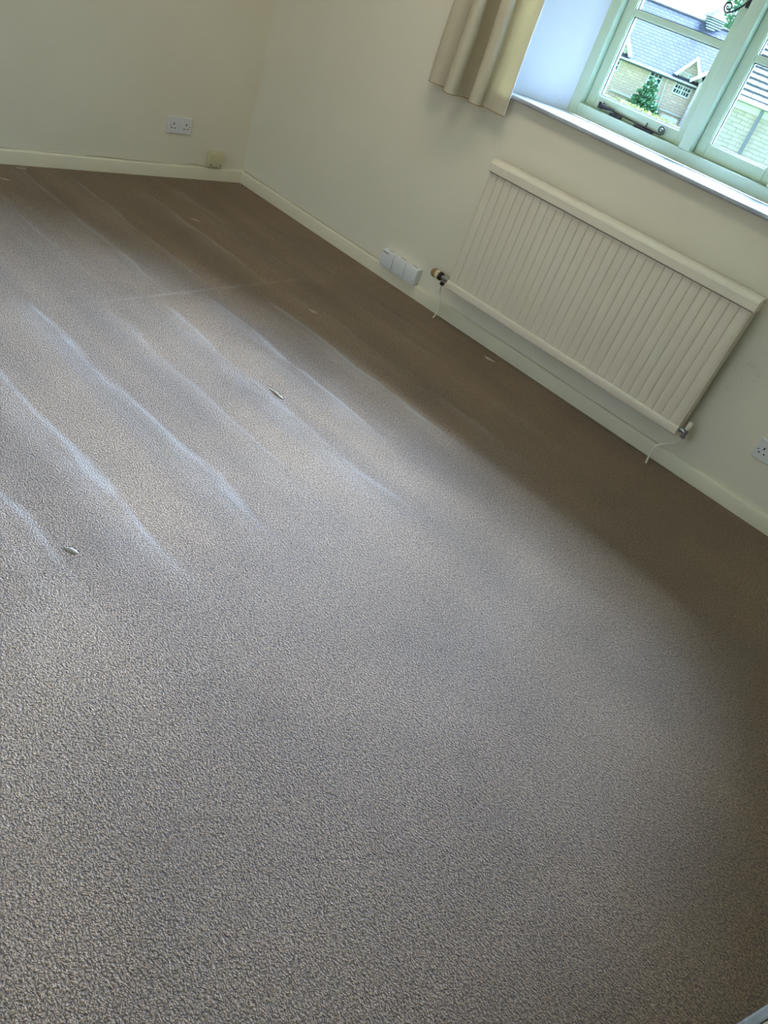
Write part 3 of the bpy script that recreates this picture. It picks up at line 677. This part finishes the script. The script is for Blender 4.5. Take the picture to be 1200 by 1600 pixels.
def foliage(name, loc, rad3, n, leaf, m, seed, cone=False, parent=None):
    rnd = random.Random(seed); bm = bmesh.new()
    for i in range(n):
        while True:
            p = Vector((rnd.uniform(-1, 1), rnd.uniform(-1, 1), rnd.uniform(-1, 1)))
            if cone:
                k = 1-(p.z+1)/2
                if math.hypot(p.x, p.y) < k**.75*(0.95+.25*math.sin(p.z*19)) and math.hypot(p.x, p.y) > .35*k: break
            elif .35 < p.length < 1+.15*math.sin(p.x*9+p.z*7): break
        c = Vector((p.x*rad3[0], p.y*rad3[1], p.z*rad3[2]))
        d = Vector((rnd.gauss(0, 1), rnd.gauss(0, 1), rnd.gauss(0, 1))).normalized(); e = d.orthogonal().normalized(); f = d.cross(e)
        s_ = leaf*rnd.uniform(.6, 1.4)
        vs = [bm.verts.new(c+e*s_), bm.verts.new(c+f*s_*.5), bm.verts.new(c-e*s_), bm.verts.new(c-f*s_*.5)]
        bm.faces.new(vs)
    o = obj(name, bm, m, parent); o.location = loc; return o
def oloc(x, y, z): return FO+Matrix.Rotation(FR, 3, 'Z')@Vector((x, y, z))
tr = tag(empty('conifer_tree', oloc(.30, -2, 0), FR), 'bushy blue-green conifer in front of the cottage wall', 'tree')
foliage('foliage', (-.12, 0, .98), (.95, .7, .98), 2600, .085, M_LEAF, 3, True, tr)
foliage('foliage', (0.0, 0, .45), (.85, .6, .45), 1600, .085, M_LEAF, 4, False, tr)
bm = bmesh.new(); bm_cyl(bm, (0, 0, 0), (-.1, 0, 1.7), .09, .03, 10); obj('trunk', bm, M_TRUNK, tr)
hg = tag(empty('garden_shrubs', oloc(-1.0, -4.2, 0), FR), 'low yellow-green shrubs along the bottom of the left window pane', 'shrub')
foliage('foliage', (0, 0, .18), (4.2, .6, .32), 5200, .06, M_HEDGE, 5, False, hg)
hg['kind'] = 'stuff'
t2 = tag(empty('leafy_tree', oloc(3.9, 10, 0)), 'pale green leafy tree behind the cottage ridge, at the top of the left light', 'tree')
foliage('crown', (0, 0, 6.0), (1.6, 1.6, 1.9), 2600, .13, M_LEAF, 8, False, t2)
bm = bmesh.new(); bm_cyl(bm, (0, 0, 0), (0, 0, 5.5), .2, .1, 10); obj('trunk', bm, M_TRUNK, t2)
gt = tag(empty('picket_fence', oloc(1.35, -2, 0), FR), 'short white picket fence at the foot of the cottage wall', 'fence')
for k in range(9): boxes('picket', [((k*.10, 0, 0), (k*.10+.05, .03, .50))], M_LIME, gt)
boxes('fence_rail', [((-.03, .03, .36), (.9, .06, .42))], M_LIME, gt)
bm = bmesh.new(); q = [oloc(1.3, -8, 0), oloc(2.5, 0.0, 0), oloc(2.6, 0, 0), oloc(6, -8, 0)]
bm_prism(bm, [(p.x, p.y) for p in (q[0], q[3], q[2], q[1])], GZ-.05, GZ+.01); structure(obj('ground_path', bm, M_GRAVEL))

# nearer outbuilding seen through the right light
T2 = math.radians(-18); BO = Vector((CX+math.sin(T2)*24, CY+math.cos(T2)*24, GZ))
ob = tag(empty('stone_outbuilding', BO, -T2), 'grey stone outbuilding with thick tiled roof, seen through the right window light', 'building')
boxes('stone_wall', [((-1.15, 0, 0), (6, 4, 2.70))], M_STONE2, ob)
bm = bmesh.new()
for k in range(16):     # courses of thick tiles stepping up the slope
    y0 = -.22+k*.15; z0 = 2.70+k*.135
    bm_prism(bm, [(y0, z0), (y0, z0+.035), (y0+.26, z0+.165+.035), (y0+.26, z0+.13)], -1.25, 6.1, 'x')
obj('tiled_roof', bm, M_SLATE2, ob)
bm = bmesh.new(); bm_prism(bm, [(0, 2.7), (2.2, 4.75), (4.2, 2.7)], -1.1, 5.9, 'x'); obj('gable_wall', bm, M_STONE2, ob)
boxes('gutter', [((-1.25, -.30, 2.58), (6.1, -.18, 2.69))], M_LIME, ob, bevel=.02)
boxes('wall_plate', [((-1.1, -.05, 2.40), (6, 0, 2.56))], M_LIME, ob)
bm = bmesh.new(); bm_cyl(bm, (.03, -.12, 0), (.03, -.12, 2.6), .045, n=12); obj('downpipe', bm, M_LEAD, ob)
